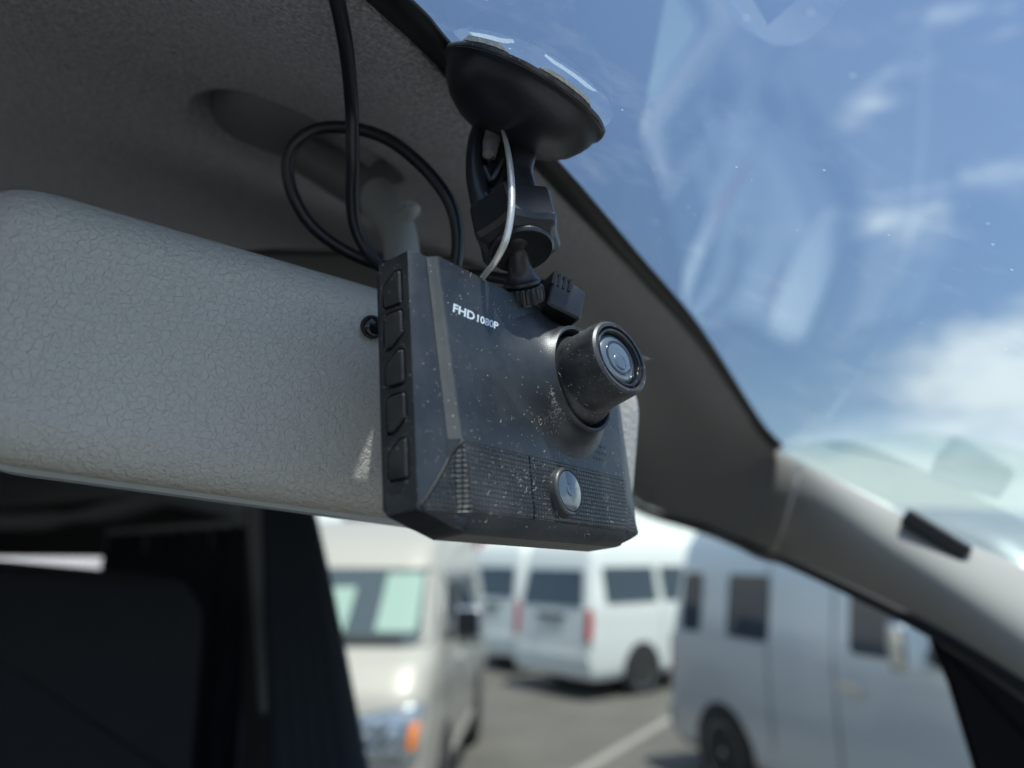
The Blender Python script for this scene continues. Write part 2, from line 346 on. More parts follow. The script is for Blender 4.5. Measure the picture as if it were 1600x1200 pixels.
def van(name, label, paint, loc, rz, wb=2.57, rear_over=1.05, fittings=(), group='vans parked across the yard', win=None, cs=0, my=0):
    root = empty(name, (loc[0], loc[1], 0), (0, 0, rz)); tag(root, label, 'van', group)
    pm = PB[paint]
    def hw(z): return interp(ZL, HW, z)
    def xf(z): return interp(ZL, XF, z)
    def xr(z): return VL - interp(ZL, XR, z)
    vs = []; fs = []; zs = []
    for i in range(len(ZL) - 1):
        for k in range(3): zs.append(lerp(ZL[i], ZL[i + 1], k / 3))
    zs.append(ZL[-1]); n = None
    for z in zs:
        h = hw(z); a = xf(z); b = xr(z); rc = .22 if z > .9 else .16
        ring = round_poly([(-h, a), (h, a), (h, b), (-h, b)], [rc * 1.2, rc * 1.2, rc * .7, rc * .7], 6)
        n = len(ring)
        for q in ring: vs.append((q.x, q.y, z))
    for k in range(len(zs) - 1):
        for i in range(n):
            j = (i + 1) % n; fs.append((k * n + i, k * n + j, (k + 1) * n + j, (k + 1) * n + i))
    fs.append(tuple(range(n))); fs.append(tuple((len(zs) - 1) * n + i for i in range(n)))
    mesh('body', vs, fs, pm, root, True, 50)
    yr = VL - rear_over; yf = yr - wb
    def span(out, v):
        us = []
        for i in range(len(out)):
            a, b = out[i - 1], out[i]
            if (a.y - v) * (b.y - v) <= 0 and abs(a.y - b.y) > 1e-9: us.append(a.x + (b.x - a.x) * (v - a.y) / (b.y - a.y))
        return (min(us), max(us)) if us else (out[0].x, out[0].x)
    def conform(nm, pts, rad, surf, m, th, nu=14, nv=8, parent=root):
        out = round_poly([Vector(p) for p in pts], rad, 5); y0 = min(p.y for p in out); y1 = max(p.y for p in out); e = (y1 - y0) * .002
        vs = []; fs = []; NU = nu + 3; NV = nv + 3
        for j in range(NV):
            jj = min(max(j - 1, 0), nv); v = lerp(y0 + e, y1 - e, .5 - .5 * math.cos(math.pi * jj / nv)); a, b = span(out, v)
            for i in range(NU):
                ii = min(max(i - 1, 0), nu); d = th if 0 < i < NU - 1 and 0 < j < NV - 1 else -.03
                vs.append(surf(lerp(a, b, ii / nu), v, d))
        fs = [(j * NU + i, j * NU + i + 1, (j + 1) * NU + i + 1, (j + 1) * NU + i) for j in range(NV - 1) for i in range(NU - 1)]
        return mesh(nm, vs, fs, m, parent, True, 40)
    def side_panel(nm, s, pts, m, off=.006, th=.0, parent=root):
        return conform(nm, pts, .05, lambda u, v, d: Vector((s * (hw(v) + off + th * .0 + d), u, v)), m, .004, 8, 8, parent)
    def cur(x, z, rc):
        h = hw(z); x = abs(x)
        if x <= h - rc: return 0
        q = math.sqrt(max(0, (h - x) / rc)); return rc * (1 - q) ** 2
    def front_panel(nm, pts, m, rear=False, off=.004, rad=.05, th=.012, parent=root):
        def fr(u, v, d):
            rc = (.22 if v > .9 else .16) * (.7 if rear else 1.2)
            return Vector((u, xr(v) - cur(u, v, rc) + off + d, v)) if rear else Vector((u, xf(v) + cur(u, v, rc) - off - d, v))
        return conform(nm, pts, rad, fr, m, th, 16, 6, parent)
    # glazing
    for s in (-1, 1):
        side_panel('side_window', s, [(1.02 + cs, 1.30), (1.90 + cs, 1.30), (1.90 + cs, 1.80), (1.42 + cs, 1.82)], M['vglass'])
        for wa, wb in (win or ((2.14, 3.12), (3.26, 4.38))):
            side_panel('side_window', s, [(wa, 1.28), (wb, 1.28), (wb, 1.80), (wa, 1.80)], M['vglass'])
        # door seams, waist crease and handle
        for yy in (1.0, 2.06 + cs, 3.19):
            if yy == 1.0: continue
            side_panel('door_seam', s, [(yy - .004, .5), (yy + .004, .5), (yy + .004, 1.9), (yy - .004, 1.9)], M['rubber'], .001, .0105)
        h = side_panel('door_handle', s, [(1.78 + cs, 1.06), (2.0 + cs, 1.06), (2.0 + cs, 1.11), (1.78 + cs, 1.11)], pm if paint != 'silver' else M['chrome'], .03, .03)
        side_panel('sill_moulding', s, [(1.4, .33), (3.2, .33), (3.2, .42), (1.4, .42)], pm, .008, .012)
        # wing mirror
        mh = box('wing_mirror', (s * 1.02, 1.04 + my, 1.42), (.22, .14, .28), M['chrome'] if paint != 'white' else pm, root, .04)
        box('mirror_stalk', (s * .90, 1.06 + my, 1.34), (.14, .05, .05), M['rubber'], mh)
        # wheels
        for yy in (yf, yr):
            arch = lathe('wheel_arch', [(.40, -.25), (.40, .0), (.372, .008)], (s * .85, yy, .36), (s, 0, 0), M['rubber'], root, 40)
            tr = lathe('wheel', [(.20, -.2), (.32, -.2), (.335, -.17), (.335, 0), (.32, .02), (.24, .025)], (s * .845, yy, .335), (s, 0, 0), M['tyre'], root, 40)
            lathe('rim', [(.235, .0), (.235, .027), (.20, .018), (.06, .012), (.05, .024), (.0, .026)], (s * .845, yy, .335), (s, 0, 0), M['alloy'], tr, 40)
    front_panel('windscreen', [(-.825, 1.33), (.825, 1.33), (.765, 1.86), (-.765, 1.86)], M['vglass2'])
    front_panel('rear_window', [(-.66, 1.24), (.66, 1.24), (.60, 1.76), (-.60, 1.76)], M['vglass'], True)
    front_panel('bumper', [(-.84, .30), (.84, .30), (.84, .55), (-.84, .55)], pm, False, .03)
    front_panel('rear_bumper', [(-.84, .30), (.84, .30), (.84, .58), (-.84, .58)], pm, True, .06)
    front_panel('grille', [(-.40, .72), (.40, .72), (.44, .92), (-.44, .92)], M['chrome'], False, .01, .03)
    front_panel('number_plate', [(-.17, .36), (.17, .36), (.17, .5), (-.17, .5)], M['plate'], False, .06, .01)
    front_panel('number_plate', [(-.17, .88), (.17, .88), (.17, 1.04), (-.17, 1.04)], M['plate'], True, .02, .01)
    front_panel('plate_garnish', [(-.30, 1.07), (.30, 1.07), (.30, 1.13), (-.30, 1.13)], M['chrome'] if paint != 'white' else M['rubber'], True, .03, .01)
    for s in (-1, 1):
        hl = front_panel('headlight', [(s * .30, .70), (s * .82, .70), (s * .84, 1.02), (s * .34, .94)], M['clearlens'], False, .02, .03)
        for k in range(15):
            lx, lz = s * (.38 + .085 * (k % 5) + random.uniform(-.02, .02)), .755 + .07 * (k // 5) + random.uniform(-.012, .012)
            lathe('reflector', [(.0, .045), (.018, .04), (.03, .02), (.033, .0)], (lx, xf(lz) + cur(lx, lz, .22) - .03, lz), (0, -1, 0), M['chrome'], hl, 16)
        front_panel('indicator', [(s * .76, .76), (s * .815, .76), (s * .82, .92), (s * .77, .90)], M['amber'], False, .045, .015)
        front_panel('tail_light', [(s * .755, .78), (s * .835, .78), (s * .82, 1.22), (s * .75, 1.22)], M['redlens'], True, .02, .02)
        front_panel('wiper', [(s * .05, 1.36), (s * .62, 1.36), (s * .62, 1.385), (s * .05, 1.40)], M['rubber'], False, .03, .008)
    for f in fittings: f(root, xf, xr, hw, front_panel)
    return root
def sheets(root, xf, xr, hw, fp):
    fp('price_sheet', [(.40, 1.42), (.70, 1.42), (.68, 1.82), (.40, 1.82)], M['paper'], False, .02, .01)
    fp('price_sheet', [(.0, 1.42), (.18, 1.42), (.18, 1.72), (.0, 1.72)], M['paper'], False, .02, .01)
van('parked_van', 'champagne van facing the camera with pale sheets behind its windscreen', 'champagne', (-1.42, 5.1), R(-3), fittings=[sheets])
def place_rear(corner, phi):   # rear right corner given; returns loc, rz for nose
    rx = Vector((-math.sin(phi), -math.cos(phi))); side = Vector((-math.cos(phi), math.sin(phi)))
    c = Vector(corner) + side * .85; nose = c - rx * VL
    rz = math.atan2(-rx.x, rx.y); return nose, rz
n, rz = place_rear((1.10, 10.8), R(51))
van('parked_van', 'white high roof van seen from its rear corner, red tail light towards us', 'white', n, rz)
n, rz = place_rear((.12, 13.2), R(51))
van('parked_van', 'farther white van half hidden behind the other white van', 'white', n, rz)
def stripes(root, xf, xr, hw, fp): pass
d = Vector((-.34, .94)).normalized(); re_ = Vector((1.50, 7.6)); nd_ = re_ - d * VL + Vector((.86 * .94, .86 * .34))
van('parked_van', 'silver van standing side on at the right, seen below the windscreen pillar', 'silver', (nd_.x, nd_.y), math.atan2(-d.x, d.y), rear_over=.85, win=((3.18, 3.72), (4.12, 4.42)), cs=.42, my=.62)
# ------------------------------------------------------------------ background buildings
def building():
    gm = mat('grey_cladding', (.42, .44, .46), .8, var=(2, .1)); wm = mat('pale_wall', (.62, .61, .58), .8, var=(1, .08))
    r1 = empty('office_building', (-1.5, 34, 0)); tag(r1, 'low grey building with a row of windows behind the vans', 'building')
    box('wall', (0, 0, 1.9), (11, 6, 3.8), gm, r1); box('roof', (0, 0, 3.9), (11.5, 6.5, .2), wm, r1)
    for k in range(7):
        wd = box('window', (-4.6 + k * 1.5, -3.03, 2.2), (1.0, .06, 1.1), M['vglass'], r1)
        box('window_frame', (-4.6 + k * 1.5, -3.07, 2.2), (.06, .05, 1.1), wm, wd)
    r2 = empty('warehouse', (46, 70, 0)); tag(r2, 'long pale grey warehouse on the horizon at the right', 'building')
    box('wall', (0, 0, 2.6), (44, 14, 5.2), mat('warehouse_wall', (.36, .39, .42), .8, var=(.5, .08)), r2)
    box('roof', (0, 0, 5.3), (45, 15, .3), gm, r2)
    for k in range(8): box('shutter', (-18 + k * 5.2, -7.05, 1.8), (3.4, .1, 3.4), wm, r2)
    b = empty('banner_flag', (-1.0, 20.5, 0)); tag(b, 'red banner flag on a pole beyond the white vans', 'flag')
    tube('pole', [(0, 0, 0), (0, 0, 3.2)], .02, M['chrome'], b, 10, 0)
    rm = mat('red_banner', (.62, .05, .06), .8)
    grid_mesh('banner', lambda u, v: Vector((.03 + u * .55, .05 * math.sin(u * 5 + v * 3), 1.2 + v * 1.9)), 14, 20, rm, b).modifiers.new('s', 'SOLIDIFY').thickness = .01
    f = empty('boundary_wall', (0, 52, 0)); tag(f, 'low pale block wall along the far side of the yard', 'wall')
    box('wall', (0, 0, .9), (150, .25, 1.8), wm, f)
building()

# ================================================================== THE VAN WE SIT IN
cabin = empty('van_cabin', V(-.6, 0, -1.5)); tag(cabin, 'inside of the van around the camera, with headliner, windscreen and pillar trim', 'van cabin')
inv = Vector(cabin.location)
def cab(o): 
    o.data.transform(Matrix.Translation(-inv)); o.parent = cabin; return o
GA = 60
ncup = (Fv * math.cos(R(GA)) + Uv * math.sin(R(GA))).normalized()
PCUP = P(826, 137, .205)
D = (Fv * math.cos(R(90 - GA)) - Uv * math.sin(R(90 - GA)))                   # down the slope of the windscreen
KC, KL0 = .26, .04
CG = (PCUP - EY).dot(ncup) + KC * ((PCUP - EY).dot(Lv) - KL0) ** 2
def on_glass(px, py, off=0.0, smax=.6):                              # where a bearing meets the curved glass
    r = ray(px, py); lo = .05
    g = lambda q: q * r.dot(ncup) - (CG - off - KC * (q * r.dot(Lv) - KL0) ** 2)
    a, b = .05, .9
    for _ in range(50):
        m_ = (a + b) / 2
        if g(m_) < 0: a = m_
        else: b = m_
    return r * a + EY
def glass_at(l, t):
    return EY + Lv * l + D * t + ncup * (CG - KC * (l - KL0) ** 2)
ed = [on_glass(652, 0), on_glass(715, 72), on_glass(874, 248), on_glass(920, 300), on_glass(1000, 395), on_glass(1100, 515), on_glass(1190, 655)]
te = (ed[0] - EY).dot(D)
E_sky = [glass_at(l, te + .0) for l in (-.72, -.6, -.45, -.3, -.15, -.02, .07)] + ed + [on_glass(1225, 695)]
back = -D
E_in = [glass_at(l, te - .016) for l in (-.72, -.6, -.45, -.3, -.15, -.02, .065)] + [on_glass(586, 0), on_glass(692, 100), on_glass(832, 250), on_glass(920, 343), on_glass(1000, 428), on_glass(1100, 543), on_glass(1178, 662), on_glass(1212, 702)]
for i_ in range(7, 15): (lambda *a: None)('E', [round(v, 3) for v in ((E_sky[i_] - EY).dot(Fv), (E_sky[i_] - EY).dot(Lv), E_sky[i_].z - EYE)], round((E_in[i_] - EY).length, 3))
es = catmull(E_sky, 6)
def glass_mat():
    m = bpy.data.materials.new('windscreen_glass'); m.use_nodes = True; nt = m.node_tree; N = nt.nodes; K = nt.links.new; N.clear()
    out = N.new('ShaderNodeOutputMaterial'); tr = N.new('ShaderNodeBsdfTransparent'); tr.inputs[0].default_value = (.79, .88, .91, 1)
    gl = N.new('ShaderNodeBsdfGlossy'); gl.inputs['Roughness'].default_value = .015; gl.inputs[0].default_value = (.95, 1, 1, 1)
    gm = N.new('ShaderNodeNewGeometry'); dp = N.new('ShaderNodeVectorMath'); dp.operation = 'DOT_PRODUCT'; K(gm.outputs['Incoming'], dp.inputs[0]); K(gm.outputs['Normal'], dp.inputs[1])
    def mt_(op, a, b=None):
        q = N.new('ShaderNodeMath'); q.operation = op
        for i_, v_ in enumerate((a, b)):
            if v_ is None: continue
            if isinstance(v_, (int, float)): q.inputs[i_].default_value = v_
            else: K(v_, q.inputs[i_])
        return q.outputs[0]
    sch = mt_('ADD', mt_('MULTIPLY', mt_('POWER', mt_('SUBTRACT', 1.0, mt_('ABSOLUTE', dp.outputs['Value'])), 5.0), 1.4), .05)   # reflectance of a laminated pane
    mx = N.new('ShaderNodeMixShader'); K(sch, mx.inputs[0]); K(tr.outputs[0], mx.inputs[1]); K(gl.outputs[0], mx.inputs[2])
    # greasy smears and specks on the glass
    tc = N.new('ShaderNodeTexCoord'); n = N.new('ShaderNodeTexNoise'); n.inputs['Scale'].default_value = 26; n.inputs['Detail'].default_value = 8; n.inputs['Roughness'].default_value = .7
    K(tc.outputs['Object'], n.inputs['Vector'])
    r = N.new('ShaderNodeMapRange'); r.inputs[1].default_value = .55; r.inputs[2].default_value = .85; r.inputs[3].default_value = 0; r.inputs[4].default_value = .07; K(n.outputs[0], r.inputs[0])
    v = N.new('ShaderNodeTexVoronoi'); v.inputs['Scale'].default_value = 240; K(tc.outputs['Object'], v.inputs['Vector'])
    lt = N.new('ShaderNodeMath'); lt.operation = 'LESS_THAN'; K(v.outputs['Distance'], lt.inputs[0]); lt.inputs[1].default_value = .075
    sp = N.new('ShaderNodeSeparateColor'); K(v.outputs['Color'], sp.inputs[0])
    gt = N.new('ShaderNodeMath'); gt.operation = 'GREATER_THAN'; K(sp.outputs[1], gt.inputs[0]); gt.inputs[1].default_value = .8
    ml = N.new('ShaderNodeMath'); ml.operation = 'MULTIPLY'; K(lt.outputs[0], ml.inputs[0]); K(gt.outputs[0], ml.inputs[1])
    ml2 = N.new('ShaderNodeMath'); ml2.operation = 'MULTIPLY'; K(ml.outputs[0], ml2.inputs[0]); ml2.inputs[1].default_value = .3
    ma = N.new('ShaderNodeMath'); ma.operation = 'MAXIMUM'; K(ml2.outputs[0], ma.inputs[0]); K(r.outputs[0], ma.inputs[1])
    df = N.new('ShaderNodeBsdfTranslucent'); df.inputs[0].default_value = (.8, .8, .78, 1)
    mx2 = N.new('ShaderNodeMixShader'); K(ma.outputs[0], mx2.inputs[0]); K(mx.outputs[0], mx2.inputs[1]); K(df.outputs[0], mx2.inputs[2])
    K(mx2.outputs[0], out.inputs[0]); return m
def glass_pt(u, v):
    l = lerp(-.74, .60, u); tl = interp([(p - EY).dot(Lv) for p in E_sky], [(p - EY).dot(D) for p in E_sky], l) - .012
    return glass_at(l, lerp(tl, .85, v))
gw = cab(grid_mesh('windscreen', glass_pt, 60, 40, glass_mat(), None, 80))
gw['label'] = 'sloping windscreen glass with faint smears'
# black printed band along the top of the glass
ei = catmull(E_in, 6); nfi = len(ei)
def frit_pt(u, v):
    k = u * (nfi - 1); i = min(int(k), nfi - 2); a = ei[i].lerp(ei[i + 1], k - i)
    i2 = min(int(k), len(es) - 2); b = es[i2].lerp(es[i2 + 1], k - int(k)) if int(k) < len(es) - 1 else es[-1]
    return a.lerp(b, v) - ncup * (.0012 if v < .99 else .0006)
fb = grid_mesh('black_band', frit_pt, nfi, 3, M['frit']); fb.modifiers.new('s', 'SOLIDIFY').thickness = .001
fb.data.transform(Matrix.Translation(-inv)); fb.parent = cabin
# headliner
ls = [(p - EY).dot(Lv) for p in ei]; fsl = [(p - EY).dot(Fv) for p in ei]; us = [(p - EY).z for p in ei]
MC = (P(468, 250, .305) - EY); mcf, mcl = MC.dot(Fv), MC.dot(Lv)
def rail_u(f): return interp([-2.5, -.50, -.44, -.398, -.298, -.222, -.17, 0], [.10, .10, .085, .057, .028, .008, -.008, -.05], f)
def roof_u(f, l):
    base = .160 + .035 * ss(-.12, -.55, f) + .02 * ss(-.5, -1.5, f)
    ur = rail_u(f); q = max(0, (l - .26) / .345); q2 = max(0, (-l - .46) / .345)
    q = min(1, max(q, q2)); return ur + (base - ur) * (1 - q ** 2.4) ** (1 / 2.4)
def head_pt(u, v):
    k = u * nfi; 
    if k >= nfi - 1:                                              # last strip runs down to the rail above the door
        t = k - (nfi - 1); l0, f0, u0 = ls[-1], fsl[-1], us[-1]; l = lerp(l0, .605, t); f = f0; uu = lerp(u0, -.002, t)
    else:
        i = int(k); l = lerp(ls[i], ls[i + 1], k - i); f = lerp(fsl[i], fsl[i + 1], k - i); uu = lerp(us[i], us[i + 1], k - i)
    ff = lerp(f, -2.5, v ** 3); dist = f - ff
    wt = 1 - ss(0, .10, dist)
    uz = lerp(roof_u(ff, l), uu - .004 * (dist > 0), wt)
    # moulded recess round the mirror foot
    a = (ff - mcf); b = (l - mcl); ax = a * .25 + b * .97; bx = a * .97 - b * .25
    e = (abs(ax / .041) ** 2.4 + abs(bx / .027) ** 2.4)
    uz += .016 * (1 - ss(.82, 1.25, e))
    if l > .26: l = .26 + (l - .26) * (interp([-.398, -.298, -.222, -.17], [.78, .718, .64, .605], ff) - .26) / .345
    return V(ff, l, uz)
nh = nfi + 1
hl = cab(grid_mesh('headliner', lambda u, v: head_pt(u, v), nh * 8 - 7, 360, M['felt'], None, 80))
hl['label'] = 'grey brown felt headliner'
# A pillar trim
T = [E_in[-1], P(1290, 741, .515), P(1425, 812, .480), P(1600, 887, .442), P(1850, 1008, .39)]
B = [P(1178, 850, .60), P(1250, 876, .545), P(1432, 962, .470), P(1600, 1062, .412), P(1850, 1222, .35)]
Tc = catmull(T, 8); Bc = catmull(B, 8)
def pil(u, v):
    k = u * (len(Tc) - 1); i = min(int(k), len(Tc) - 2); a = Tc[i].lerp(Tc[i + 1], k - i); b = Bc[i].lerp(Bc[i + 1], k - i)
    p = a.lerp(b, v); nrm = (EY - p).normalized(); bul = (max(0, math.sin(math.pi * min(1, max(0, v)))) ** .7) * .020
    return p + nrm * bul
pt = cab(grid_mesh('pillar_trim', pil, 60, 20, M['trim'], None, 60)); pt['label'] = 'pale plastic pillar trim catching the sun'
def strip(name, pts, rad, m):
    o = tube(name, pts, rad, m, None, 12, 8); return cab(o)
strip('weatherstrip', [P(1850, 1232, .354), P(1600, 1072, .416), P(1432, 972, .474), P(1250, 884, .552), P(1178, 858, .630), P(1100, 827, .74), P(1000, 796, .85), V(-.44, .777, .083), V(-.50, .777, .097), V(-.9, .777, .098), V(-1.6, .777, .098)], .0048, M['rubber'])
strip('trim_joint', [P(1250, 728, .512), P(1238, 770, .510), P(1224, 820, .520), P(1208, 860, .550)], .0018, M['trim'])
# clip on the glass side of the pillar
o = box('glass_clip', (0, 0, 0), (.040, .012, .011), M['rubber'], None, .003)
pc0 = P(1462, 835, .462); x_, y_, z_ = basis((P(1500, 862, .51) - P(1425, 815, .53)), Uv)
mt = Matrix((z_, x_, y_)).transposed().to_4x4(); mt.translation = pc0; o.data.transform(mt); cab(o)
o = slab('glass_bracket', round_poly([Vector((-.035, -.006)), Vector((.035, -.006)), Vector((.03, .006)), Vector((-.03, .008))], .004, 4), [(0, 0), (0, .003)],
         lambda a, b, c: pc0, M['greysm']) ; bpy.data.objects.remove(o)
# door frame seen at the lower right
def px_slab(name, pxs, s, th, m, lab=None, rr=.004, persp=None):
    o3 = P(*pxs[0], s); nrm = -Lv
    pts = [hit(x, y, o3, nrm) for x, y in pxs]; out = [Vector(((p - o3).dot(Fv), p.z - o3.z)) for p in pts]
    return cab(slab(name, round_poly(out, rr, 5), [(.004, -th / 2), (0, -th / 2 + .004), (0, th / 2 - .004), (.004, th / 2)], lambda a, b, c: o3 + Fv * a + Uv * b + Lv * c, m))
px_slab('door_frame', [(1446, 980), (1482, 1065), (1520, 1190), (1560, 1330), (1900, 1450), (1850, 1250), (1600, 1080), (1530, 1030)], .49, .02, M['matte'])
px_slab('door_window_seal', [(1580, 1075), (1600, 1110), (1640, 1220), (1700, 1380), (1740, 1380), (1670, 1200), (1630, 1110), (1600, 1080)], .48, .012, M['matte'])
vis_o = V(-.268, 0, 0)
vp = [hit(x, y, vis_o, Fv) for x, y in [(240, 404), (420, 391), (600, 396), (760, 410), (850, 440), (880, 520), (700, 700), (240, 620)]]
cab(slab('sun_visor', round_poly([Vector(((p - vis_o).dot(Lv), p.z)) for p in vp], .008, 6), [(.004, -.007), (0, -.003), (0, .003), (.004, .007)], lambda a, b, c: vis_o + Lv * a + Uv * (b - vis_o.z) - Fv * c, M['visor']))
def pane(name, l):
    vs = [V(-1.06, l, -.50), V(.25, l, -.50), V(.25, l, .0), V(-.1, l, .12), V(-1.06, l, .12)]
    cab(mesh(name, vs, [(0, 1, 2, 3, 4)], M['pane'], smooth=False))
pane('door_window', .83); pane('right_door_window', -.87)
# cabin enclosure: floor, far wall, near side, tail, dashboard
def quadbox(name, f0, f1, l0, l1, u0, u1, m):
    vs = [V(f, l, u) for f in (f0, f1) for l in (l0, l1) for u in (u0, u1)]
    return cab(mesh(name, vs, [(0, 1, 3, 2), (4, 6, 7, 5), (0, 4, 5, 1), (2, 3, 7, 6), (0, 2, 6, 4), (1, 5, 7, 3)], m, smooth=False))
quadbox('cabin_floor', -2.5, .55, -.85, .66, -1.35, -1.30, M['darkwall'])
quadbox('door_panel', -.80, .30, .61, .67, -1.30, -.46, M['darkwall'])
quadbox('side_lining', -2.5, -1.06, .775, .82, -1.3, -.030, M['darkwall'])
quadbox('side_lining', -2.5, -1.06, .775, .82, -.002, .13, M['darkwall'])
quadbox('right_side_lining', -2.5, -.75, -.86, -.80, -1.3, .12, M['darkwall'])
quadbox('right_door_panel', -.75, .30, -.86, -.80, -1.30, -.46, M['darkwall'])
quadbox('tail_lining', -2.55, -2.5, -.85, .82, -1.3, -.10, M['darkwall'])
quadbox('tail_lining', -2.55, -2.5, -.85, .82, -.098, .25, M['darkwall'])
def dash_pt(u, v):
    f = lerp(-.02, .62, v); l = lerp(-.8, .61, u); return V(f, l, -.52 - .05 * (1 - v) ** 2 - .5 * max(0, .12 - v) ** 1.2 * 3 + .01 * math.sin(u * 9))
dd = cab(grid_mesh('dashboard', dash_pt, 40, 24, M['dash']))
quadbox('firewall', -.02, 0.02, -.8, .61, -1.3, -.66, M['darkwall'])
# roof cross rail behind and B pillar
def pxpoly(name, pxs, s, th, m, rr=.01): return px_slab(name, pxs, s, th, m, rr=rr)
pxpoly('center_pillar', [(405, 760), (418, 900), (432, 1112), (446, 1112), (446, 900), (440, 760)], .93, .05, M['cover'])
px_slab('pillar_lower_trim', [(400, 760), (402, 900), (395, 1300), (500, 1300), (452, 1112), (450, 760)], .97, .04, M['darkwall'])
strip('roof_rail_trim', [P(-200, 818, 1.9), P(60, 815, 1.8), P(180, 798, 1.6), P(260, 775, 1.4), P(330, 780, 1.2), P(420, 800, 1.05)], .022, M['greysm'])

# ------------------------------------------------------------------ curtains and seat
def curtain(name, label, a, b, z0, z1, n, amp, s=1):
    root = empty(name, a); tag(root, label, 'curtain'); a = Vector(a); b = Vector(b); t = (b - a); nn = t.cross(Uv).normalized()
    def fn(u, v):
        gather = 1 - .25 * math.sin(v * math.pi) * 0
        ph = u * n * 2 * math.pi
        return t * u + nn * (amp * (math.sin(ph) + .35 * math.sin(2.3 * ph + 1)) * (.5 + .5 * v)) + Uv * lerp(z1, z0, v)
    g = grid_mesh('drape', fn, n * 14, 14, M['curtain'], root); g.modifiers.new('s', 'SOLIDIFY').thickness = .003
    g2 = tube('curtain_rail', [Vector((0, 0, z1 + .004)), t + Uv * (z1 + .004)], .006, M['greysm'], root, 10, 0)
    tp = grid_mesh('heading_tape', lambda u, v: t * u + nn * (amp * .8 * math.sin(u * n * 2 * math.pi) - .004) + Uv * lerp(z1, z1 - .035, v), n * 14, 3, M['greysm'], root)
    tp.modifiers.new('s', 'SOLIDIFY').thickness = .002
c1a = P(165, 870, 1.5); c1b = P(395, 860, 1.05); c1a.z = c1b.z
curtain('side_curtain', 'dark navy pleated curtain hanging behind the seat headrest', c1a, c1b, -.75, 0.035, 9, .012)
# bunched dark curtain at the rear edge of the door window
def bunch():
    root = empty('tied_curtain', P(450, 790, .84)); tag(root, 'dark curtain bunched along the rear edge of the door window', 'curtain'); o0 = Vector(root.location)
    n = 5
    for i in range(n):
        t = i / (n - 1)
        top = P(lerp(425, 470, t), 770, .84); mid = P(lerp(436, 508, t), 970, .80); bot = P(lerp(450, 552, t), 1230, .76)
        tube('fold', [top - o0, mid - o0, bot - o0, P(lerp(455, 580, t), 1400, .74) - o0], [.012, .0155, .019, .021], M['curtain'], root, 14, 8)
bunch()
def seat():
    root = empty('passenger_seat', V(-.85, .36, -.60)); tag(root, 'dark cloth passenger seat with a broad headrest', 'seat'); o0 = Vector(root.location)
    def fr(c, nrm=-Fv):
        return lambda a, b, w_: c - o0 + Lv * a + Uv * b + Fv * w_
    c = V(-.80, .335, -.125)
    hr = slab('headrest', round_poly([Vector((-.20, -.115)), Vector((.135, -.12)), Vector((.135, .10)), Vector((-.19, .135))], [.05, .04, .06, .06], 8),
         [(.035, -.06), (.012, -.045), (0, -.01), (0, .02), (.012, .05), (.035, .06)], fr(c), M['fabric'], root)
    slab('backrest', round_poly([Vector((-.28, -.75)), Vector((.24, -.75)), Vector((.22, -.16)), Vector((.10, -.125)), Vector((-.22, -.13)), Vector((-.27, -.2))], .05, 8),
         [(.04, -.09), (.0, -.05), (0, .05), (.04, .08)], fr(c + Fv * -.01), M['fabric'], root)
    box('seat_cushion', V(-.55, .33, -.88) - o0, (.5, .5, .16), M['fabric'], root, .05, Matrix.Rotation(math.atan2(Fv.y, Fv.x), 3, 'Z'))
seat()

# ================================================================== REAR VIEW MIRROR
Xm = Vector((.859, .506, -.059)).normalized(); Nm = Vector((.504, -.861, -.041)); Nm = (Nm - Xm * Nm.dot(Xm)).normalized(); Zm = Nm.cross(Xm) * 1
if Zm.z < 0: Zm = -Zm
Om = P(600, 803, .198)
mirror = frame_empty('rearview_mirror', Om, Xm, -Nm, Zm); tag(mirror, 'back of the grey grained rear view mirror hanging behind the dash camera', 'mirror')
def mloc(px, py, off=0):
    p = hit(px, py, Om + Nm * off, Nm) - Om; return Vector((p.dot(Xm), p.dot(Zm)))
mo = [mloc(-75, 712), mloc(610, 808), mloc(1000, 862), mloc(1020, 588), mloc(600, 440), mloc(-75, 238)]
mo = round_poly(mo, [.014, .2, .022, .017, .2, .017], 10)
prof = [(.0, .016), (.0, .010), (.0012, .009), (.0012, .0075), (.0, .0065), (0, .003), (.0015, .0), (.0045, -.0025), (.0075, -.0038), (.0095, -.0043)]
fr = lambda a, b, w_: Vector((a, w_ + .004, b))
housing = slab('housing', mo, prof[4:], fr, M['grain'], mirror, 60, .0006)
slab('bezel', inset(mo, -.0011), [(.003, .026), (0, .024), (0, .0085), (.0015, .007)], fr, M['greysm'], mirror, 30)
slab('seam', inset(mo, .0016), [(0, .009), (0, .006)], fr, M['rubber'], mirror, 30)
slab('reflector', inset(mo, .004), [(0, .0262), (0, .0268)], fr, M['chrome'], mirror, 30)
sq = mloc(580, 512, .001)
sy = -.0015
lathe('screw_recess', [(.0033, .0), (.0033, .0006), (.0029, .0009)], (sq.x, sy, sq.y), (0, -1, 0), M['rubber'], mirror, 32)
scr = lathe('screw', [(.0027, .0), (.0027, .0012), (.0022, .0018), (.0012, .0021), (0, .0022)], (sq.x, sy, sq.y), (0, -1, 0), M['gloss'], mirror, 32)
for a in (20, 110): box('cross_slot', (sq.x, sy - .0021, sq.y), (.0027, .0006, .0007), M['frit'], scr, 0.0001, None).data
